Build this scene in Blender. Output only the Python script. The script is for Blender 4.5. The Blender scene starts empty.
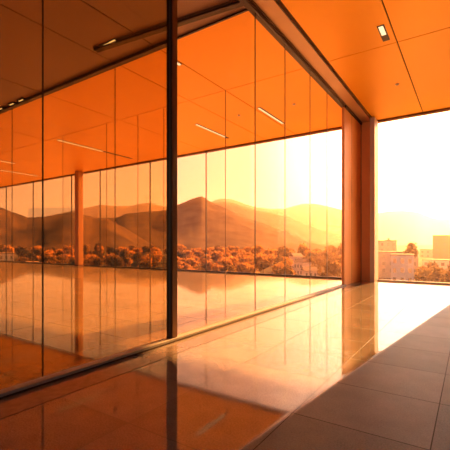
import bpy, bmesh, math, random
from mathutils import Vector, Matrix, noise
random.seed(7)
sc = bpy.context.scene
COL = sc.collection
R = math.radians

# ------------------------------------------------------------------ materials
def newmat(name):
    m = bpy.data.materials.new(name); m.use_nodes = True
    nt = m.node_tree
    for n in list(nt.nodes): nt.nodes.remove(n)
    out = nt.nodes.new('ShaderNodeOutputMaterial')
    return m, nt, out
def principled(name, col, rough=.5, metal=0, spec=.5, noise_amt=0, noise_scale=4, bump=0, stretch=(1,1,1)):
    m, nt, out = newmat(name)
    p = nt.nodes.new('ShaderNodeBsdfPrincipled')
    nt.links.new(p.outputs[0], out.inputs[0])
    p.inputs['Base Color'].default_value = (*col, 1)
    p.inputs['Roughness'].default_value = rough
    p.inputs['Metallic'].default_value = metal
    p.inputs['Specular IOR Level'].default_value = spec
    if noise_amt or bump:
        tc = nt.nodes.new('ShaderNodeTexCoord'); mp = nt.nodes.new('ShaderNodeMapping')
        mp.inputs['Scale'].default_value = stretch
        nz = nt.nodes.new('ShaderNodeTexNoise'); nz.inputs['Scale'].default_value = noise_scale
        nz.inputs['Detail'].default_value = 6
        nt.links.new(tc.outputs['Object'], mp.inputs[0]); nt.links.new(mp.outputs[0], nz.inputs['Vector'])
        if noise_amt:
            cr = nt.nodes.new('ShaderNodeValToRGB')
            cr.color_ramp.elements[0].position = .3; cr.color_ramp.elements[1].position = .7
            cr.color_ramp.elements[0].color = (*[c*(1-noise_amt) for c in col], 1)
            cr.color_ramp.elements[1].color = (*[min(1, c*(1+noise_amt)) for c in col], 1)
            nt.links.new(nz.outputs['Fac'], cr.inputs[0]); nt.links.new(cr.outputs[0], p.inputs['Base Color'])
        if bump:
            b = nt.nodes.new('ShaderNodeBump'); b.inputs['Strength'].default_value = bump
            b.inputs['Distance'].default_value = .02
            nt.links.new(nz.outputs['Fac'], b.inputs['Height']); nt.links.new(b.outputs[0], p.inputs['Normal'])
    return m
def glass_mat(name, tint, ior=1.45, boost=1.0, gz=.5):
    m, nt, out = newmat(name)
    # Schlick reflectance of a thin pane, the same from both sides (ior sets the head-on value)
    f0 = ((ior-1)/(ior+1))**2*2
    lw = nt.nodes.new('ShaderNodeLayerWeight'); lw.inputs[0].default_value = .5
    pw = nt.nodes.new('ShaderNodeMath'); pw.operation = 'POWER'; pw.inputs[1].default_value = 5
    nt.links.new(lw.outputs['Facing'], pw.inputs[0])
    fr = nt.nodes.new('ShaderNodeMath'); fr.operation = 'MULTIPLY_ADD'; fr.inputs[1].default_value = gz; fr.inputs[2].default_value = f0
    nt.links.new(pw.outputs[0], fr.inputs[0])
    t = nt.nodes.new('ShaderNodeBsdfTransparent'); t.inputs[0].default_value = (*tint, 1)
    g = nt.nodes.new('ShaderNodeBsdfGlossy'); g.inputs['Roughness'].default_value = .0
    g.inputs['Color'].default_value = (boost, boost*.97, boost*.92, 1)
    mx = nt.nodes.new('ShaderNodeMixShader')
    nt.links.new(fr.outputs[0], mx.inputs[0]); nt.links.new(t.outputs[0], mx.inputs[1])
    nt.links.new(g.outputs[0], mx.inputs[2]); nt.links.new(mx.outputs[0], out.inputs[0])
    return m
def emit_mat(name, col, s):
    m, nt, out = newmat(name)
    e = nt.nodes.new('ShaderNodeEmission'); e.inputs[0].default_value = (*col, 1); e.inputs[1].default_value = s
    nt.links.new(e.outputs[0], out.inputs[0]); return m
def leaf_mat(name, c1, c2):
    m, nt, out = newmat(name)
    tc = nt.nodes.new('ShaderNodeTexCoord'); nz = nt.nodes.new('ShaderNodeTexNoise')
    nz.inputs['Scale'].default_value = 1.3
    nt.links.new(tc.outputs['Object'], nz.inputs['Vector'])
    cr = nt.nodes.new('ShaderNodeValToRGB'); cr.color_ramp.elements[0].position = .35; cr.color_ramp.elements[1].position = .65
    cr.color_ramp.elements[0].color = (*c1, 1); cr.color_ramp.elements[1].color = (*c2, 1)
    nt.links.new(nz.outputs['Fac'], cr.inputs[0])
    d = nt.nodes.new('ShaderNodeBsdfDiffuse'); t = nt.nodes.new('ShaderNodeBsdfTranslucent')
    nt.links.new(cr.outputs[0], d.inputs[0]); nt.links.new(cr.outputs[0], t.inputs[0])
    mx = nt.nodes.new('ShaderNodeMixShader'); mx.inputs[0].default_value = .5
    nt.links.new(d.outputs[0], mx.inputs[1]); nt.links.new(t.outputs[0], mx.inputs[2])
    nt.links.new(mx.outputs[0], out.inputs[0]); return m

# floor: stone slabs; polished, with reflections dulled in the finish on the shaded side
def floor_material():
    m, nt, out = newmat('stone_floor')
    N, L = nt.nodes.new, nt.links.new
    def M(op, a, b=None, c=None):
        n = N('ShaderNodeMath'); n.operation = op
        for i, v in enumerate((a, b, c)):
            if v is None: continue
            if isinstance(v, (int, float)): n.inputs[i].default_value = v
            else: L(v, n.inputs[i])
        return n.outputs[0]
    tc = N('ShaderNodeTexCoord'); sep = N('ShaderNodeSeparateXYZ'); L(tc.outputs['Object'], sep.inputs[0])
    X, Y = sep.outputs[0], sep.outputs[1]
    def grid(c, off, sp, w):
        q = M('DIVIDE', M('SUBTRACT', c, off), sp)
        d = M('MULTIPLY', M('ABSOLUTE', M('SUBTRACT', q, M('ROUND', q))), sp)
        return M('LESS_THAN', d, w)
    j = M('MAXIMUM', grid(X, -.25, 1.075, .0045), grid(Y, 2.12, .945, .005))
    # slab id tone
    cx = M('FLOOR', M('DIVIDE', M('SUBTRACT', X, -.25), 1.075)); cy = M('FLOOR', M('DIVIDE', M('SUBTRACT', Y, 2.12), .945))
    cmb = N('ShaderNodeCombineXYZ'); L(cx, cmb.inputs[0]); L(cy, cmb.inputs[1])
    wn = N('ShaderNodeTexWhiteNoise'); L(cmb.outputs[0], wn.inputs['Vector'])
    nz = N('ShaderNodeTexNoise'); nz.inputs['Scale'].default_value = 2.2; nz.inputs['Detail'].default_value = 8
    nz.inputs['Roughness'].default_value = .7; L(tc.outputs['Object'], nz.inputs['Vector'])
    sp = N('ShaderNodeTexNoise'); sp.inputs['Scale'].default_value = 70; sp.inputs['Detail'].default_value = 3
    L(tc.outputs['Object'], sp.inputs['Vector'])
    tone = M('ADD', M('ADD', M('MULTIPLY', wn.outputs['Value'], .16), M('MULTIPLY', nz.outputs['Fac'], .5)), M('MULTIPLY', sp.outputs['Fac'], .5))
    cr = N('ShaderNodeValToRGB'); L(tone, cr.inputs[0])
    cr.color_ramp.elements[0].position = .3; cr.color_ramp.elements[0].color = (*FLOOR_DARK, 1)
    cr.color_ramp.elements[1].position = .85; cr.color_ramp.elements[1].color = (*FLOOR_LIGHT, 1)
    mixc = N('ShaderNodeMix'); mixc.data_type = 'RGBA'; L(j, mixc.inputs[0]); L(cr.outputs[0], mixc.inputs[6])
    mixc.inputs[7].default_value = (.06, .05, .045, 1)
    p = N('ShaderNodeBsdfPrincipled'); p.inputs['IOR'].default_value = 1.9; L(mixc.outputs[2], p.inputs['Base Color'])
    # straight diagonal laid along the sun-shadow edge; shade's weak reflection put into the finish
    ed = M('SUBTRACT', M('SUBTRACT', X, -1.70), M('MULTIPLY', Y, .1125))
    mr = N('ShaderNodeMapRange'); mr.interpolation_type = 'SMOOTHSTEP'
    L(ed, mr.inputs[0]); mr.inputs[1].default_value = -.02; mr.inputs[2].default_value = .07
    shade_matte = mr.outputs[0]
    rgh = M('ADD', M('MULTIPLY', shade_matte, .40), M('ADD', .035, M('MULTIPLY', nz.outputs['Fac'], .03)))
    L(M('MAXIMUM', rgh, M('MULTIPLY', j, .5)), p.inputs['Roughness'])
    L(M('MULTIPLY', M('SUBTRACT', 1, M('MULTIPLY', j, .9)), M('SUBTRACT', POLISH_SPEC, M('MULTIPLY', shade_matte, POLISH_SPEC-.05))), p.inputs['Specular IOR Level'])
    wv = N('ShaderNodeTexNoise'); wv.inputs['Scale'].default_value = .9; wv.inputs['Detail'].default_value = 1
    L(tc.outputs['Object'], wv.inputs['Vector'])
    bh = M('ADD', M('MULTIPLY', wv.outputs['Fac'], .03), M('MULTIPLY', M('MULTIPLY', sp.outputs['Fac'], shade_matte), .06))
    bp = N('ShaderNodeBump'); bp.inputs['Strength'].default_value = 1; bp.inputs['Distance'].default_value = .03
    L(bh, bp.inputs['Height']); L(bp.outputs[0], p.inputs['Normal'])
    L(p.outputs[0], out.inputs[0])
    return m
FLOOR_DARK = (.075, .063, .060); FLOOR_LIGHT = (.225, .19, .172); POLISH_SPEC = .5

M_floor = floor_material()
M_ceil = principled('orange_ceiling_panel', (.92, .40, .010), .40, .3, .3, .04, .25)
M_dark = principled('shadow_gap', (.03, .017, .01), .8)
M_bronze = principled('bronze_metal', (.16, .075, .04), .35, .6, .5, .1, 6)
M_header = principled('header_soffit_metal', (.58, .33, .17), .38, .2, .5, .08, .6)
M_frame = principled('dark_anodised_frame', (.045, .022, .016), .35, .5)
M_sill = principled('grey_steel_sill', (.27, .25, .24), .45, .2, .5, .06, 3)
M_pier = principled('copper_clad_pier', (.88, .44, .15), .42, .15, .5, .06, .8)
M_white = principled('painted_white_jamb', (.60, .50, .42), .5)
M_col = principled('brown_clad_column', (.42, .19, .05), .45, .1, .5, .06, .8)
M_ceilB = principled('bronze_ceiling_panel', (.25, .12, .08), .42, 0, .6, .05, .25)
M_wall = principled('warm_plaster_wall', (.36, .25, .18), .8, 0, .2, .08, 2)
M_strip = principled('dark_stone_border', (.13, .095, .085), .12, 0, .5, .15, 12)
M_conc = principled('pale_concrete', (.55, .47, .40), .8, 0, .2, .1, 3)
M_glassL = glass_mat('bronze_tinted_glass', (.83, .68, .46), 1.28)
M_glassR = glass_mat('amber_tinted_glass', (.975, .89, .82), 1.12, 1.0, .05)
M_glassI = glass_mat('clear_inner_glass', (.985, .975, .96), 1.12)
M_glassF = glass_mat('clear_facade_glass', (.99, .985, .97), 1.2)
M_lamp = emit_mat('warm_lamp_diffuser', (1, .72, .38), 1.6)
M_plastic = principled('pale_plastic', (.62, .50, .42), .5)

# ------------------------------------------------------------------ mesh helpers
def bx(bm, x0, x1, y0, y1, z0, z1):
    v = [bm.verts.new((x, y, z)) for z in (z0, z1) for y in (y0, y1) for x in (x0, x1)]
    for f in ((0,2,3,1),(4,5,7,6),(0,1,5,4),(2,6,7,3),(0,4,6,2),(1,3,7,5)):
        bm.faces.new([v[i] for i in f])
def link(name, bm, mats, parent=None, loc=(0,0,0), smooth=False, bevel=0):
    me = bpy.data.meshes.new(name); bm.to_mesh(me); bm.free()
    if not isinstance(mats, (list, tuple)): mats = [mats]
    for m in mats: me.materials.append(m)
    if smooth:
        for p in me.polygons: p.use_smooth = True
    o = bpy.data.objects.new(name, me); COL.objects.link(o); o.location = loc
    if parent: o.parent = parent
    if bevel:
        b = o.modifiers.new('bevel', 'BEVEL'); b.width = bevel; b.segments = 2; b.limit_method = 'ANGLE'
    return o
def box(name, dims, mat, parent=None, bevel=0):
    """box given in world coordinates; origin at its lower centre"""
    x0, x1, y0, y1, z0, z1 = dims
    cx, cy = (x0+x1)/2, (y0+y1)/2
    bm = bmesh.new(); bx(bm, x0-cx, x1-cx, y0-cy, y1-cy, 0, z1-z0)
    o = link(name, bm, mat, None, (cx, cy, z0), bevel=bevel)
    if parent:
        o.parent = parent; o.location = Vector((cx, cy, z0)) - parent.location
    return o
def tag(o, label, cat, group=None, kind=None):
    o['label'] = label; o['category'] = cat
    if group: o['group'] = group
    if kind: o['kind'] = kind
    return o
def thing(name, loc, label, cat, group=None, rz=0):
    o = bpy.data.objects.new(name, None); o.empty_display_size = .3
    COL.objects.link(o); o.location = loc; o.rotation_euler = (0, 0, rz)
    return tag(o, label, cat, group)
def struct(o, label=None, cat='structure'):
    o['kind'] = 'structure'
    if label: tag(o, label, cat)
    return o

# ------------------------------------------------------------------ the building
XP = -3.90          # glazed partition plane
YF = 16.19          # far facade plane
ZC = 6.65           # ceiling
XL, XR, YB = -50.0, 7.0, -8.0
# floor
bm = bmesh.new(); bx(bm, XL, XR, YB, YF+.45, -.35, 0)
struct(link('floor', bm, M_floor), 'grey brown stone slab floor, polished beside the glass partition and dulled to its right, shade put into the finish along the sun-shadow edge', 'floor')
# ceiling : panels with open joints under a dark slab
bm = bmesh.new()
ys = [YB, -2.95, .35, 3.65, 6.95, 10.22, YF+.30]
def rows(xs, ks=range(6)):
    for i in range(len(xs)-1):
        for k in ks:
            g = .014
            bx(bm, xs[i]+g, xs[i+1]-g, ys[k]+g, ys[k+1]-g, ZC, ZC+.03)
rows([-3.36, -1.57, 3.7, XR])
LX = [XL, -43.9, -38.6, -33.3, -28.0, -22.7, -17.4, -12.1, -8.39, -6.83, -3.98]
rows(LX, (4, 5))
struct(link('ceiling', bm, M_ceil), 'orange panelled ceiling with thin dark joints running through both halls', 'ceiling')
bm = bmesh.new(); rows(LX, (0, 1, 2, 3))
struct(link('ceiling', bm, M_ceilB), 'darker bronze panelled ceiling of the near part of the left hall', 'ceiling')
bm = bmesh.new(); bx(bm, XL, XR, YB, YF+.30, ZC+.06, ZC+.6)
struct(link('ceiling', bm, M_dark), 'dark roof slab hidden above the orange ceiling panels', 'ceiling')
# roof edge trim along the facade
struct(box('trim_1', (XL, XR, YF+.22, YF+.34, ZC-.03, ZC+.6), M_bronze), 'bronze edge trim where the ceiling meets the view opening', 'trim')
# soffit band beside the glass partition
o = struct(box('trim_2', (XP+.06, -3.40, YB, YF-.02, ZC-.035, ZC+.055), M_header), 'brown metal soffit band above the glass partition', 'trim')
o = struct(box('trim_3', (-3.43, -3.40, YB, YF-.02, ZC-.05, ZC-.035), M_frame), 'thin dark edge bead of the brown soffit band', 'trim')
struct(box('trim_4', (XP+.12, -3.36, YB, YF-2.63, 0, .004), M_strip), 'dark stone border strip on the floor along the glass partition', 'trim')
# walls
struct(box('wall_right', (XR, XR+.3, YB, YF+.34, 0, ZC+.6), M_wall), 'warm plaster wall at the far right outside the picture', 'wall')
struct(box('wall_facade', (.11, XR, YF-.05, YF+.30, 0, ZC+.06), M_wall), 'solid wall closing the facade just right of the clear window', 'wall')
struct(box('wall_left', (XL-.3, XL, YB, YF+.34, 0, ZC+.6), M_wall), 'warm plaster wall at the far left end of the hall', 'wall')
M_bounce = principled('pale_bounce_slab', (.47, .44, .39), .8, 0, .3, .05, 1)  # pale slab below the sight line, added to bounce sun up to the ceiling
bm = bmesh.new(); bx(bm, XL, 30, YF+.45, 32, -2.1, -1.9)
struct(link('bounce_slab', bm, M_bounce), 'added unseen pale slab below the facade, bouncing sunlight onto the ceiling', 'bounce_slab')
struct(box('trim_5', (XL, 30, 31.8, 32.0, -17, -1.9), M_wall), 'added wall under the outer edge of the unseen bounce slab', 'wall')
# pier at the end of the partition
p = thing('pier', (-3.62, 15.0, 0), 'tall orange copper clad pier between the glass partition and the clear window', 'column')
box('cladding_panel', (-3.96, -3.86, 13.62, YF-.08, 0, ZC-.04), M_pier, p)
box('cladding_panel', (-3.86, -3.40, YF-.14, YF-.08, 0, ZC-.04), M_pier, p)
box('cladding_panel', (-3.96, -3.25, YF-.08, YF+.22, 0, ZC-.03), M_pier, p)
box('corner_bead', (-3.875, -3.845, YF-.17, YF-.14, 0, ZC-.04), M_bronze, p)
box('head_trim', (-3.86, -3.80, 13.62, YF-.17, ZC-.13, ZC-.04), M_frame, p)
box('seam', (-3.865, -3.857, 14.60, 14.615, 0, ZC-.04), M_frame, p)
j = box('jamb', (-3.40, -3.22, YF-.62, YF+.0, 0, ZC-.04), M_white, p); j['label'] = 'pale painted window jamb'

# right hand view window
w = bpy.data.objects.new('window_1', None); COL.objects.link(w); w.location = (-1.6, YF, 0)
struct(w, 'wide clear window with one big pane open to hazy hills', 'window')
box('pane', (-3.24, .09, YF+.02, YF+.035, .06, ZC-.06), M_glassF, w)
box('window_sill', (-3.24, .10, YF-.06, YF+.12, 0, .05), M_white, w)
box('window_frame', (-3.24, .10, YF-.02, YF+.07, .05, .06), M_frame, w)
box('window_frame', (-3.24, .10, YF-.02, YF+.07, ZC-.07, ZC-.005), M_bronze, w)

# left hall facade : one window unit per bay
mull = [-4.6, -12.09, -16.37, -21.14, -24.4, -29.62, -34.0, -38.6, -43.2, -47.8]
xs = [-3.97] + mull[1:] + [XL]
for i in range(len(xs)-1):
    a, b = xs[i+1], xs[i]
    w = bpy.data.objects.new('window_%d' % (i+2), None); COL.objects.link(w); w.location = ((a+b)/2, YF, 0)
    struct(w, 'tall clear facade window bay of the left hall facing the mountains', 'window')
    box('pane', (a+.03, b-.03, YF+.02, YF+.035, .06, ZC-.06), M_glassF, w)
    box('window_frame', (a-.018, a+.018, YF-.02, YF+.05, 0, ZC-.005), M_frame, w)
    box('window_frame', (a+.03, b-.03, YF-.03, YF+.07, 0, .07), M_frame, w)
    box('window_frame', (a+.03, b-.03, YF-.03, YF+.07, ZC-.07, ZC-.005), M_bronze, w)

# round the left hall column
def column(x, y, w, label):
    t = thing('column', (x, y, 0), label, 'column')
    bm = bmesh.new(); bx(bm, -w/2, w/2, -w/2, w/2, 0, ZC-.005)
    link('shaft', bm, M_col, t, bevel=.04)
    bm = bmesh.new(); bx(bm, -w/2-.02, w/2+.02, -w/2-.02, w/2+.02, 0, .10)
    link('base_plate', bm, M_bronze, t)
column(-22.85, YF-.45, .42, 'lone square orange column standing before the facade of the left hall')

# ------------------------------------------------------------------ glazed partition (long)
joints = [-8.0, -5.6, -3.2, -.6, 2.24, 4.33, 7.0, 8.54, 10.27, 11.78, 13.60]
names = {4: 'bronze tinted glass panel between the thick dark post and the left thin joint',
         5: 'amber glass panel just right of the thick dark post, widest of the clear run',
         6: 'amber glass panel second to the right of the thick dark post',
         7: 'amber glass panel third to the right of the thick dark post',
         8: 'amber glass panel fourth to the right of the thick dark post',
         9: 'narrowest looking amber glass panel, the one touching the orange pier'}
near = {3: 'bronze tinted glass panel at the left edge of the picture',
        2: 'bronze tinted glass panel outside the picture, one past the left edge',
        1: 'bronze tinted glass panel outside the picture, two past the left edge',
        0: 'bronze tinted glass panel outside the picture, the last behind the viewer'}
for i in range(len(joints)-1):
    a, b = joints[i], joints[i+1]
    m = M_glassL if b < 4.5 else M_glassR
    t = thing('glass_panel', (XP, (a+b)/2, .055), names.get(i) or near[i], 'glass panel', 'panels of the long glass partition')
    g0 = .075 if abs(a-4.33) < .01 else .006; g1 = .075 if abs(b-4.33) < .01 else .006
    box('pane', (XP-.005, XP+.005, a+g0, b-g1, .055, ZC-.13), m, t)
    jw = .006 if b < 5 else .013
    if abs(b-4.33) > .01 and i < len(joints)-2:
        box('joint_seal', (XP-.006, XP+.006, b-jw, b+jw, .055, ZC-.13), M_frame, t)
t = thing('partition_post', (XP, 4.33, 0), 'thick dark full height post of the long glass partition', 'post')
box('post_core', (XP-.05, XP+.05, 4.262, 4.398, 0, ZC-.12), M_frame, t)
box('cover_cap', (XP+.05, XP+.065, 4.275, 4.385, .06, ZC-.12), M_bronze, t)
t = thing('partition_sill', (XP, 3, 0), 'grey steel base channel under the long glass partition', 'sill')
box('channel', (XP-.05, XP+.105, YB, 13.62, 0, .05), M_sill, t)
box('edge_bead', (XP+.105, XP+.113, YB, 13.62, 0, .02), M_frame, t)
t = thing('partition_header', (XP, 3, ZC-.13), 'dark bronze head channel above the long glass partition', 'header')
box('channel', (XP-.08, XP+.06, YB, 13.60, ZC-.13, ZC+.05), M_frame, t)
box('edge_bead', (XP+.06, XP+.10, YB, 13.6, ZC-.075, ZC-.035), M_bronze, t)
box('edge_bead', (XP+.06, XP+.075, YB, 13.6, ZC-.115, ZC-.10), M_bronze, t)

# inner glazed screen crossing the left hall
t = thing('inner_glass_screen', (-14.4, 6.95, 0), 'inner clear glass screen hanging under the dark ceiling track across the left hall', 'glass screen')
sx = [-3.98, -8.41, -14.15, -20.5, -26.5]
for i in range(len(sx)-1):
    box('pane', (sx[i+1]+.01, sx[i]-.01, 6.945, 6.957, .03, ZC-.09), M_glassI, t)
    box('joint_seal', (sx[i+1]-.008, sx[i+1]+.008, 6.942, 6.960, .0, ZC-.10), M_frame, t)
box('head_track', (-26.5, -6.2, 6.87, 7.02, ZC-.09, ZC-.002), M_frame, t)
box('head_track', (-6.2, -3.98, 6.925, 6.975, ZC-.04, ZC-.002), M_frame, t)
# second hanging screen nearer the facade
t = thing('inner_glass_screen', (-11.4, 10.22, 0), 'frameless clear glass screen nearer the facade with thin joints rising to the ceiling seam', 'glass screen')
sx = [-6.82, -9.61, -11.0, -12.9, -16.08]
for i in range(len(sx)):
    box('joint_seal', (sx[i]-.008, sx[i]+.008, 10.212, 10.228, 0, ZC-.002), M_bronze, t)
    if i: box('pane', (sx[i]+.012, sx[i-1]-.012, 10.214, 10.226, .02, ZC-.01), M_glassI, t)
# bulkhead beam
t = thing('ceiling_beam', (-6.1, 6.35, ZC-.16), 'dark drop beam under the near ceiling of the left hall', 'beam')
t.location = (-6.1, 6.40, ZC-.08); t.rotation_euler = (0, 0, R(6.9))
bm = bmesh.new(); bx(bm, -2.12, 2.10, -.07, .07, 0, .075); link('beam_body', bm, M_frame, t)
bm = bmesh.new(); bx(bm, -2.12, 2.10, -.10, -.07, .05, .075); link('edge_bead', bm, M_bronze, t)

# ------------------------------------------------------------------ ceiling fittings
def lamp(x0, x1, y0, y1, lit, label, group=None, drop=.012):
    t = thing('ceiling_light', ((x0+x1)/2, (y0+y1)/2, ZC-drop), label, 'ceiling light', group)
    f = .02
    box('housing', (x0, x1, y0, y1, ZC-drop, ZC-.001), M_frame, t)
    lx0, lx1, ly0, ly1 = lit
    box('diffuser', (lx0, lx1, ly0, ly1, ZC-drop-.012, ZC-drop), M_lamp, t)
G = 'linear ceiling lights of the left hall'
lamp(-16.97, -16.80, 10.45, 15.2, (-16.95, -16.82, 10.47, 13.1), 'longest slim ceiling light, lit along its near half, left of the column', G)
lamp(-9.84, -9.70, 12.35, 14.9, (-9.82, -9.74, 12.4, 14.6), 'slim ceiling light seen just right of the thick dark post', G)
lamp(-6.71, -6.57, 12.2, 14.4, (-6.69, -6.62, 12.22, 14.35), 'slim ceiling light seen between the first two joints of the amber glass', G)
lamp(-8.22, -7.40, 6.10, 6.17, (-8.2, -7.42, 6.115, 6.15), 'short bright light at the end of the dark drop beam', G, .02)
lamp(-6.98, -6.86, 7.60, 8.05, (-6.96, -6.88, 7.72, 8.03), 'tiny ceiling light peeping from behind the thick dark post', G)
lamp(-27.1, -26.95, 12.4, 15.15, (-27.08, -26.97, 12.42, 15.1), 'far left slim ceiling light, lower of the pair at the left edge', G)
lamp(-24.1, -23.95, 11.1, 12.0, (-24.08, -23.97, 11.12, 11.98), 'far left short ceiling light, upper of the pair at the left edge', G)
for x in (-14.75, -13.9, -13.25):
    t = thing('track_spot', (x, 6.80, ZC-.05), 'small lit spot beside the dark ceiling track at the left edge', 'spotlight', 'spots beside the ceiling track')
    box('housing', (x-.2, x+.2, 6.76, 6.86, ZC-.045, ZC-.001), M_frame, t)
    box('diffuser', (x-.13, x+.13, 6.79, 6.83, ZC-.055, ZC-.045), M_lamp, t)
t = thing('ceiling_light', (-1.75, 9.6, ZC-.02), 'small rectangular recessed light in the orange ceiling of the right hall', 'ceiling light')
box('housing', (-1.86, -1.70, 9.22, 9.98, ZC-.012, ZC-.001), M_frame, t)
box('diffuser', (-1.83, -1.73, 9.25, 9.66, ZC-.022, ZC-.012), M_lamp, t)
def detector(x, y, label):
    t = thing('smoke_detector', (x, y, ZC), label, 'smoke detector', 'round ceiling detectors')
    for nm, r0, r1, z0, z1, m in (('base_plate', .06, .06, -.02, 0, M_plastic), ('sensor_cap', .03, .045, -.04, -.02, M_plastic)):
        bm = bmesh.new()
        bmesh.ops.create_cone(bm, cap_ends=True, segments=20, radius1=r0, radius2=r1, depth=z1-z0)
        bmesh.ops.translate(bm, verts=bm.verts, vec=(0, 0, (z0+z1)/2-.001))
        link(nm, bm, m, t)
detector(-1.98, 12.88, 'small round detector on the orange ceiling of the right hall')
detector(-5.40, 12.61, 'small round detector on the ceiling seen through the amber glass right of the slim light')
detector(-7.68, 12.47, 'small round detector on the ceiling seen between the two slim lights behind amber glass')

# ------------------------------------------------------------------ outside terrain
def fbm(x, y, s, oct=4):
    v = 0; a = 1; n = 0
    for k in range(oct):
        v += a*noise.noise(Vector((x/s, y/s, 3.1+k*7))); n += a; a *= .5; s *= .5
    return v/n
def ground_z(x, y):
    r = math.hypot(x, y)
    z = -17 + max(0, r-70)*.048
    if r > 260: z = -17 + 190*.048 + (r-260)*.004
    return z + 1.2*fbm(x, y, 45)
M_ground = principled('scrub_ground', (.028, .017, .008), 1, 0, .1, .5, .05)
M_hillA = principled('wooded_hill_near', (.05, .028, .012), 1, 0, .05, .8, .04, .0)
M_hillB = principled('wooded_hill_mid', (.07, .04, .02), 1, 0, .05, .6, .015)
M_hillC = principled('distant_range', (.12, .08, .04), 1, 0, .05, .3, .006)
bm = bmesh.new(); nx, ny = 110, 70
vs = []
for i in range(ny+1):
    y = YF+6 + (i/ny)**2.4*5600
    for k in range(nx+1):
        x = -1700*((1-k/nx)**2.0)*1.0 + 500*(k/nx)**2
        x = -1900 + 2600*(k/nx)
        x = math.copysign(abs((k/nx*2-1.0))**1.8, (k/nx*2-1.0))*5000 - 60
        vs.append(bm.verts.new((x, y, ground_z(x, y))))
for i in range(ny):
    for k in range(nx):
        q = i*(nx+1)+k
        bm.faces.new((vs[q], vs[q+1], vs[q+nx+2], vs[q+nx+1]))
struct(link('valley_ground', bm, M_ground, smooth=True), 'dark wooded valley floor below the building', 'ground')

CA, SA, FL, HZ, EY = math.cos(.5899), math.sin(.5899), 368.2, 244.6, 1.5
def ridge(name, crest, depth, mat, label, rough, seed, samples=260):
    """crest: world points (x, y, z) along the skyline; slopes fall to the valley on both sides"""
    pts = [Vector(c) for c in crest]
    seg = [(pts[i+1].xy-pts[i].xy).length for i in range(len(pts)-1)]
    tot = sum(seg)
    line = []
    for s in range(samples+1):
        d = tot*s/samples; i = 0
        while i < len(seg)-1 and d > seg[i]: d -= seg[i]; i += 1
        t = d/seg[i]
        p = pts[i].lerp(pts[i+1], t); line.append(p)
    bm = bmesh.new(); rows_ = []
    prof = [(-1.0, -.10), (-.85, .04), (-.7, .16), (-.55, .30), (-.4, .47), (-.28, .62), (-.17, .77), (-.08, .90), (0, 1), (.15, .9), (.4, .6), (.75, .25), (1.1, -.1)]
    for s, p in enumerate(line):
        n = p.xy.normalized()
        base = -22
        row = []
        for k, (u, hgt) in enumerate(prof):
            gx = p.x + n.x*u*depth; gy = p.y + n.y*u*depth
            z = base + (p.z-base)*hgt
            amp = rough*(p.z-base)
            z += amp*(1-abs(hgt)**6*.75)*fbm(gx+seed*91, gy, depth*.35, 5)
            if hgt == 1: z += amp*.10*fbm(gx+seed*31, gy, depth*.03, 3)
            row.append(bm.verts.new((gx, gy, z)))
        rows_.append(row)
    for a, b in zip(rows_, rows_[1:]):
        for k in range(len(prof)-1):
            bm.faces.new((a[k], b[k], b[k+1], a[k+1]))
    o = link(name, bm, mat, smooth=True)
    return struct(o, label, 'hill')
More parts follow.
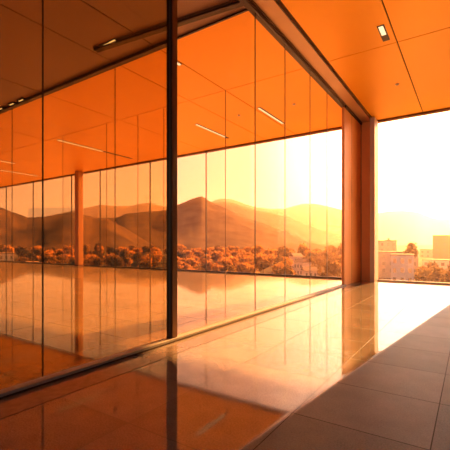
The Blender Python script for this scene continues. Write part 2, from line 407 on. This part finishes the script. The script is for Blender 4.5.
HILLS = [
    ('hill', 'near', 230, 0.26, 1, 'dark wooded mountain slope filling the view left of the thick dark post', [(-545.5, 126.6, 23.3), (-531.2, 177.3, 49.1), (-521.0, 205.2, 57.3), (-508.5, 234.7, 50.3), (-503.7, 244.8, 46.9), (-498.5, 255.1, 42.2), (-494.8, 262.3, 38.5), (-490.2, 270.7, 39.5), (-485.5, 279.1, 41.2), (-474.6, 297.3, 45.4), (-466.2, 310.2, 46.6), (-460.4, 318.8, 44.8), (-451.1, 331.8, 41.0), (-438.7, 348.1, 38.6), (-422.6, 367.4, 25.9), (-403.2, 388.6, 8.3), (-382.3, 409.2, -9.6)]), 
    ('hill', 'near', 380, 0.24, 2, 'brown mountain peaking right of the thick dark post and sloping down to the pier', [(-762.7, 477.8, 45.2), (-739.9, 512.4, 66.5), (-727.5, 529.8, 60.3), (-718.5, 542.0, 60.6), (-705.0, 559.4, 63.4), (-689.5, 578.5, 66.3), (-679.2, 590.5, 76.0), (-663.9, 607.6, 78.9), (-648.0, 624.5, 84.1), (-631.5, 641.2, 84.6), (-607.4, 664.1, 87.5), (-594.9, 675.3, 97.4), (-578.5, 689.5, 105.0), (-559.7, 704.8, 115.0), (-546.3, 715.2, 120.1), (-536.6, 722.6, 110.4), (-520.8, 734.0, 100.7), (-500.7, 747.9, 91.0), (-480.2, 761.2, 78.7), (-459.3, 774.0, 68.9), (-448.8, 780.1, 63.9), (-421.2, 795.3, 54.0), (-395.5, 808.5, 41.7), (-373.8, 818.7, 34.3), (-341.3, 832.8, 17.3), (-319.6, 841.3, 7.7), (-287.1, 853.0, -1.8), (-250.6, 864.4, -13.4), (-171.3, 883.6, -24.2), (-73.6, 897.0, -27.1), (46.4, 898.8, -24.7)]), 
    ('hill', 'mid', 700, 0.16, 3, 'hazy middle ridge descending behind the brown mountain', [(-1848.5, 1828.4, 206.3), (-1544.4, 2091.6, 287.9), (-1463.9, 2148.7, 302.3), (-1405.0, 2187.7, 295.2), (-1327.0, 2235.9, 266.6), (-1260.0, 2274.3, 245.0), (-1142.4, 2335.6, 215.6), (-1067.5, 2370.8, 193.7), (-986.0, 2405.8, 157.9), (-910.7, 2435.3, 129.3), (-829.5, 2464.1, 94.2), (-724.1, 2497.1, 59.4), (-494.7, 2552.5, 11.9), (-56.8, 2599.4, -12.8), (222.2, 2590.5, -28.3)]), 
    ('hill', 'far', 1000, 0.08, 4, 'pale far mountain range on the skyline of both views', [(-4497.3, 1677.7, 240.6), (-4176.7, 2365.4, 311.4), (-3946.0, 2733.0, 433.3), (-3880.0, 2825.8, 461.7), (-3810.7, 2918.7, 490.3), (-3700.2, 3057.5, 483.6), (-3582.0, 3195.2, 488.7), (-3515.8, 3267.9, 516.6), (-3412.5, 3375.6, 545.7), (-3341.1, 3446.3, 509.4), (-3248.9, 3533.3, 485.9), (-3035.6, 3718.2, 424.6), (-2777.4, 3914.8, 582.7), (-2702.5, 3966.9, 609.0), (-2593.8, 4038.8, 595.9), (-2449.9, 4127.7, 530.0), (-2337.4, 4192.4, 490.0), (-2257.9, 4235.8, 476.2), (-2143.6, 4294.8, 461.9), (-1993.8, 4366.3, 459.6), (-1878.2, 4417.3, 495.9), (-1797.1, 4450.9, 519.6), (-1646.7, 4508.7, 515.6), (-1473.9, 4568.1, 472.9), (-1336.8, 4610.1, 431.4), (-1133.8, 4664.2, 388.3), (-935.1, 4708.0, 381.9), (-805.5, 4731.9, 401.2), (-647.0, 4756.2, 400.9), (-513.1, 4772.5, 377.9), (-392.6, 4783.9, 315.9), (-294.5, 4791.0, 289.7), (-104.8, 4798.9, 282.8), (247.6, 4793.6, 195.8), (709.3, 4747.3, 123.0)])]
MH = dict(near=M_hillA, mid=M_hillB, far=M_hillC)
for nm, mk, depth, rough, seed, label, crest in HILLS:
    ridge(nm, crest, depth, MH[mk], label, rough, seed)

# ------------------------------------------------------------------ trees
LEAF = [leaf_mat('autumn_gold_foliage', (.20, .09, .015), (.62, .30, .07)),
        leaf_mat('olive_brown_foliage', (.07, .04, .012), (.20, .11, .03)),
        leaf_mat('dark_evergreen_foliage', (.035, .025, .01), (.09, .055, .02))]
M_bark = principled('bark', (.09, .05, .03), .9)
def crown_mesh(seed, w, h, z0, n, q):
    rnd = random.Random(seed); bm = bmesh.new()
    blobs = []
    for i in range(7):
        a = rnd.uniform(0, 6.28); rr = rnd.uniform(.1, .55)*w
        blobs.append((Vector((math.cos(a)*rr, math.sin(a)*rr, z0+h*rnd.uniform(.3, .75))), rnd.uniform(.38, .6)*w))
    blobs.append((Vector((0, 0, z0+h*.5)), w*.7))
    for c, r in blobs:
        ret = bmesh.ops.create_icosphere(bm, subdivisions=2, radius=r*.72)
        for v in ret['verts']:
            d = 1+.35*noise.noise(v.co*1.6+c*3+Vector((seed, 0, 0)))
            v.co = Vector((v.co.x*d, v.co.y*d, v.co.z*d*h/(2*w)*1.1)) + c
    for i in range(n):
        c, r = rnd.choice(blobs)
        d = Vector((rnd.gauss(0, 1), rnd.gauss(0, 1), rnd.gauss(0, 1))).normalized()
        p = c + Vector((d.x, d.y, d.z*h/(2*w)*1.1))*r*rnd.uniform(.72, 1.15)
        s = q*rnd.uniform(.6, 1.3)
        t1 = Vector((rnd.gauss(0, 1), rnd.gauss(0, 1), rnd.gauss(0, 1))).normalized()
        t2 = t1.cross(d).normalized() if abs(t1.dot(d)) < .95 else t1.orthogonal()
        vv = [bm.verts.new(p+t1*s*a_+t2*s*b_) for a_, b_ in ((-1, 0), (0, -.6), (1, 0), (0, .6))]
        bm.faces.new(vv)
    me = bpy.data.meshes.new('crown'); bm.to_mesh(me); bm.free()
    return me
def trunk_mesh(h, r):
    bm = bmesh.new()
    prev = None
    rings = [(0, r*1.5, 0, 0), (h*.15, r, .03*h, 0), (h*.6, r*.7, 0, .02*h), (h, r*.35, .05*h, 0)]
    for z, rr, ox, oy in rings:
        ring = [bm.verts.new((ox+rr*math.cos(a*math.pi/4), oy+rr*math.sin(a*math.pi/4), z)) for a in range(8)]
        if prev:
            for a in range(8): bm.faces.new((prev[a], prev[(a+1) % 8], ring[(a+1) % 8], ring[a]))
        prev = ring
    me = bpy.data.meshes.new('trunk'); bm.to_mesh(me); bm.free(); me.materials.append(M_bark)
    return me
kinds = []
for k in range(6):
    w = [2.7, 2.3, 3.0, 2.0, 2.6, 1.8][k]; h = [4.2, 4.6, 3.8, 5.0, 4.2, 5.4][k]
    me = crown_mesh(k+1, w, h, .7, 520, .36)
    kinds.append((me, trunk_mesh(1.6+h*.5, .16)))
leafed = {}
def tree(x, y, s, k, mi, label, group, sink=0):
    z = ground_z(x, y) - .15 - sink
    t = thing('tree', (x, y, z), label, 'tree', group, random.uniform(0, 6.28)); t.scale = (s, s, s)
    key = (k, mi)
    if key not in leafed:
        me = kinds[k][0].copy(); me.materials.append(LEAF[mi]); leafed[key] = me
    o = bpy.data.objects.new('crown', leafed[key]); COL.objects.link(o); o.parent = t
    o = bpy.data.objects.new('trunk', kinds[k][1]); COL.objects.link(o); o.parent = t
def polar(ang, r):     # compass angle left of the +Y axis, in degrees
    return -math.sin(R(ang))*r, math.cos(R(ang))*r
rt = random.Random(11)
taken = [polar(a_, r_)+(q_,) for a_, r_, q_ in ((22.9, 196, 6), (21.9, 172, 6), (20.9, 150, 6), (64.6, 190, 9), (63.9, 165, 9), (61.8, 165, 7), (7.0, 150, 5),
         (2.0, 235, 13), (10.3, 205, 9), (9.0, 172, 11), (8.1, 128, 6), (4.6, 300, 10), (3.2, 190, 10))]
def free(x, y, q):
    if any(math.hypot(x-a_, y-b_) < q+c_ for a_, b_, c_ in taken): return False
    taken.append((x, y, q)); return True
zones = [(68, 44, 92, 'small golden brown tree in the wood seen left of the thick dark post', 'trees on the slope left of the dark post', (0, 0, 1, 1, 2), 165, 300),
         (43, 26, 84, 'backlit golden tree in the wood seen right of the thick dark post', 'trees on the slope right of the dark post', (0, 0, 0, 1), 130, 285),
         (26, 12.5, 60, 'dark olive tree below the low hill seen near the orange pier', 'trees below the low hill near the pier', (1, 1, 2, 0), 125, 285)]
for a0, a1, cnt, lb, gp, mi, r0, r1 in zones:
    k_ = 0
    for i in range(cnt*12):
        if k_ >= cnt: break
        ang = rt.uniform(a1, a0); r = math.sqrt(rt.uniform(r0*r0, r1*r1))
        x, y = polar(ang, r); sz = rt.uniform(1.2, 1.85)
        if free(x, y, 2.05*sz):
            tree(x, y, sz, rt.randrange(6), rt.choice(mi), lb, gp); k_ += 1
k_ = 0
for i in range(600):
    if k_ >= 34: break
    ang = rt.uniform(-2, 11.2); r = rt.uniform(112, 165) if ang < 6.2 else rt.uniform(92, 110)
    x, y = polar(ang, r); sz = rt.uniform(1.2, 1.6) if ang < 6.2 else rt.uniform(.8, 1.1)
    if ang < 3.5: sz *= 1.2
    if free(x, y, 2.1*sz):
        tree(x, y, sz, rt.randrange(6), rt.choice((1, 2)), 'dark tree in the belt below the clear window', 'tree belt below the clear window'); k_ += 1
# the single tall round tree in the clear window
x, y = polar(7.0, 150)
t = thing('tree', (x, y, ground_z(x, y)), 'tall round crowned tree rising above the pale blocks in the clear window', 'tree')
me = crown_mesh(40, 2.8, 6.4, 9.6, 900, .3); me.materials.append(LEAF[1])
o = bpy.data.objects.new('crown', me); COL.objects.link(o); o.parent = t
o = bpy.data.objects.new('trunk', trunk_mesh(11.5, .3)); COL.objects.link(o); o.parent = t

# ------------------------------------------------------------------ town
M_bld = [principled('cream_render', (.60, .42, .27), .85, 0, .2, .06, .3),
         principled('tan_render', (.34, .19, .10), .85, 0, .2, .06, .3),
         principled('white_render', (.78, .60, .44), .8, 0, .2, .04, .3)]
M_win = principled('window_glass', (.36, .27, .19), .15, .3)
M_roof = principled('roof_tile_brown', (.22, .12, .07), .8, 0, .2, .1, 1)
def building(ang, r, w, d, ztop, m, label, floors=4, bays=4, extra=None, roof=None, rz=None, group=None):
    x, y = polar(ang, r); zb = ground_z(x, y)-2.0; h = ztop-zb
    t = thing('building', (x, y, zb), label, 'building', group, R(ang) if rz is None else rz)
    bm = bmesh.new(); bx(bm, -w/2, w/2, -d/2, d/2, 0, h); link('wall', bm, m, t)
    if roof == 'gable':
        bm = bmesh.new(); e = .3
        v = [bm.verts.new(c) for c in ((-w/2-e, -d/2-e, h), (w/2+e, -d/2-e, h), (w/2+e, d/2+e, h), (-w/2-e, d/2+e, h), (-w/2-e, 0, h+d*.28), (w/2+e, 0, h+d*.28))]
        for f in ((0, 1, 5, 4), (2, 3, 4, 5), (0, 4, 3), (1, 2, 5), (0, 3, 2, 1)): bm.faces.new([v[i] for i in f])
        link('roof', bm, M_roof, t)
    else:
        bm = bmesh.new()
        bx(bm, -w/2-.15, w/2+.15, -d/2-.15, d/2+.15, h, h+.35); link('roof', bm, M_bld[1] if m is not M_bld[1] else M_roof, t)
    if extra:
        for (ex0, ex1, eh) in extra:
            bm = bmesh.new(); bx(bm, ex0*w, ex1*w, -d*.25, d*.25, h+.35, h+.35+eh); link('stair_tower', bm, m, t)
    vis = min(h-.5, floors*2.9)
    for fl in range(floors):
        for b in range(bays):
            cx = -w/2 + w*(b+.5)/bays; z = h-2.4-fl*2.9
            if z < .5: continue
            bm = bmesh.new(); ww = w/bays*.2
            bx(bm, cx-ww, cx+ww, -d/2-.03, -d/2+.02, z, z+1.4); link('window', bm, M_win, t)
building(2.0, 235, 19, 12, 6.2, M_bld[1], 'tall tan tower block at the right edge of the clear window', 6, 5)
building(10.3, 205, 10.5, 10, 3.3, M_bld[0], 'cream block with a roof hut beside the white jamb', 5, 4, [(.1, .2, 1.2), (-.45, -.3, .6)])
building(9.0, 172, 17, 9, -1.7, M_bld[0], 'long low cream block in front of the block with the roof hut', 3, 6)
building(8.1, 128, 6.4, 6, -1.8, M_bld[2], 'pale narrow block nearest in the clear window', 4, 3)
building(4.6, 300, 14, 9, -2.0, M_bld[0], 'low pale house between the round tree and the tan tower', 3, 4, [(.1, .25, 1.3)])
building(3.2, 190, 16, 7, -5.4, M_bld[2], 'low white roofed hall just above the dark tree belt', 2, 5)
building(22.9, 196, 5.0, 6, -4.6, M_bld[2], 'highest of three white gabled houses among trees near the pier', 2, 3, roof='gable', rz=R(50), group='white houses among the trees')
building(21.9, 173, 5.2, 6, -6.6, M_bld[2], 'middle of three white gabled houses among trees near the pier', 2, 3, roof='gable', rz=R(-20), group='white houses among the trees')
building(20.9, 149, 5.0, 5, -8.6, M_bld[2], 'lowest of three white gabled houses among trees near the pier', 2, 3, roof='gable', rz=R(35), group='white houses among the trees')
building(64.8, 196, 8, 7, -2.6, M_bld[2], 'white house at the left edge beyond the left hall', 2, 4)
building(63.9, 163, 8, 5, -5.6, M_bld[2], 'low white house below the other one at the left edge', 1, 5)
building(61.4, 165, 4.5, 5, -5.6, M_bld[0], 'small cream house right of the two white ones at the left edge', 1, 3)

# ------------------------------------------------------------------ haze over the valley
for nm, dens, y0, zt, lb, hc in (('valley_haze', .00013, 40, 900, 'thin warm sunset haze over the near valley', (1, .57, .34, 1)),
                          ('distant_haze', .00012, 1150, 900, 'thick warm sunset haze between the far ridges', (1, .72, .62, 1)),
                          ('town_haze', .0008, 60, 60, 'denser warm haze lying over the town in the clear window', (1, .62, .42, 1))):
    m, nt, out = newmat(nm)
    vsn = nt.nodes.new('ShaderNodeVolumeScatter')
    vsn.inputs['Color'].default_value = hc
    vsn.inputs['Density'].default_value = dens
    vsn.inputs['Anisotropy'].default_value = .8
    nt.links.new(vsn.outputs[0], out.inputs['Volume'])
    bm = bmesh.new()
    if nm == 'town_haze': bx(bm, -62, 260, y0, 620, -40, zt)
    else: bx(bm, -9000, 5000, y0, 1149 if y0 < 100 else 7000, -60, zt)
    o = link(nm, bm, m); tag(o, lb, 'haze', kind='stuff')

# ------------------------------------------------------------------ sun and sky
AZ, EL = R(6.4), R(27.2)
sd = Vector((math.sin(AZ)*math.cos(EL), math.cos(AZ)*math.cos(EL), math.sin(EL)))
sun = bpy.data.lights.new('sun', 'SUN'); sun.energy = 52; sun.color = (1, .39, .09); sun.angle = R(.9)
so = bpy.data.objects.new('sun', sun); COL.objects.link(so); so.rotation_euler = sd.to_track_quat('Z', 'Y').to_euler()

wd = bpy.data.worlds.new('sunset_sky'); sc.world = wd; wd.use_nodes = True; nt = wd.node_tree
for n in list(nt.nodes): nt.nodes.remove(n)
N, L = nt.nodes.new, nt.links.new
tc = N('ShaderNodeTexCoord'); nrm = N('ShaderNodeVectorMath'); nrm.operation = 'NORMALIZE'; L(tc.outputs['Generated'], nrm.inputs[0])
sep = N('ShaderNodeSeparateXYZ'); L(nrm.outputs[0], sep.inputs[0])
el = N('ShaderNodeValToRGB'); L(sep.outputs[2], el.inputs[0])
e = el.color_ramp.elements
e[0].position = 0; e[0].color = (.95, .52, .28, 1)
e[1].position = 1; e[1].color = (.42, .46, .55, 1)
x_ = e.new(.12); x_.color = (.95, .62, .46, 1)
x_ = e.new(.35); x_.color = (.88, .70, .60, 1)
# towards / away from the sun
dt = N('ShaderNodeVectorMath'); dt.operation = 'DOT_PRODUCT'; L(nrm.outputs[0], dt.inputs[0]); dt.inputs[1].default_value = (math.sin(AZ)*.97, math.cos(AZ)*.97, .24)
mr = N('ShaderNodeMapRange'); L(dt.outputs['Value'], mr.inputs[0]); mr.inputs[1].default_value = -.3; mr.inputs[2].default_value = .55
mr.inputs[3].default_value = 0; mr.inputs[4].default_value = 1; mr.interpolation_type = 'SMOOTHSTEP'
mx = N('ShaderNodeMix'); mx.data_type = 'RGBA'; L(mr.outputs[0], mx.inputs[0]); mx.inputs[6].default_value = (.42, .43, .50, 1); L(el.outputs[0], mx.inputs[7])
gl = N('ShaderNodeMapRange'); L(dt.outputs['Value'], gl.inputs[0]); gl.inputs[1].default_value = .80; gl.inputs[2].default_value = 1.0; gl.interpolation_type = 'SMOOTHSTEP'
gm = N('ShaderNodeMix'); gm.data_type = 'RGBA'; gm.blend_type = 'ADD'; gm.clamp_result = False; gm.inputs[0].default_value = 1
gs = N('ShaderNodeVectorMath'); gs.operation = 'SCALE'; gs.inputs[0].default_value = (3, 2.6, 2.1); L(gl.outputs[0], gs.inputs['Scale'])
L(mx.outputs[2], gm.inputs[6]); L(gs.outputs[0], gm.inputs[7])
bg = N('ShaderNodeBackground'); L(gm.outputs[2], bg.inputs[0]); bg.inputs[1].default_value = 1.2
ow = N('ShaderNodeOutputWorld'); L(bg.outputs[0], ow.inputs[0])

# ------------------------------------------------------------------ camera
cam = bpy.data.cameras.new('camera'); co = bpy.data.objects.new('camera', cam); COL.objects.link(co)
co.location = (0, 0, 1.5); co.rotation_euler = (R(90), 0, .5899)
cam.sensor_width = 36; cam.lens = 36*368.2/450; cam.shift_y = (244.6-225)/450
cam.clip_start = .05; cam.clip_end = 9000
sc.camera = co

sc.view_settings.view_transform = 'Standard'; sc.view_settings.look = 'None'
sc.view_settings.exposure = 0; sc.view_settings.gamma = 1; sc.view_settings.use_curve_mapping = False
cy = sc.cycles
cy.use_denoising = True
cy.max_bounces = 12; cy.diffuse_bounces = 6; cy.glossy_bounces = 6; cy.transparent_max_bounces = 40
cy.transmission_bounces = 4; cy.volume_bounces = 1
cy.caustics_reflective = True; cy.caustics_refractive = False; cy.blur_glossy = 1.0
cy.sample_clamp_indirect = 6
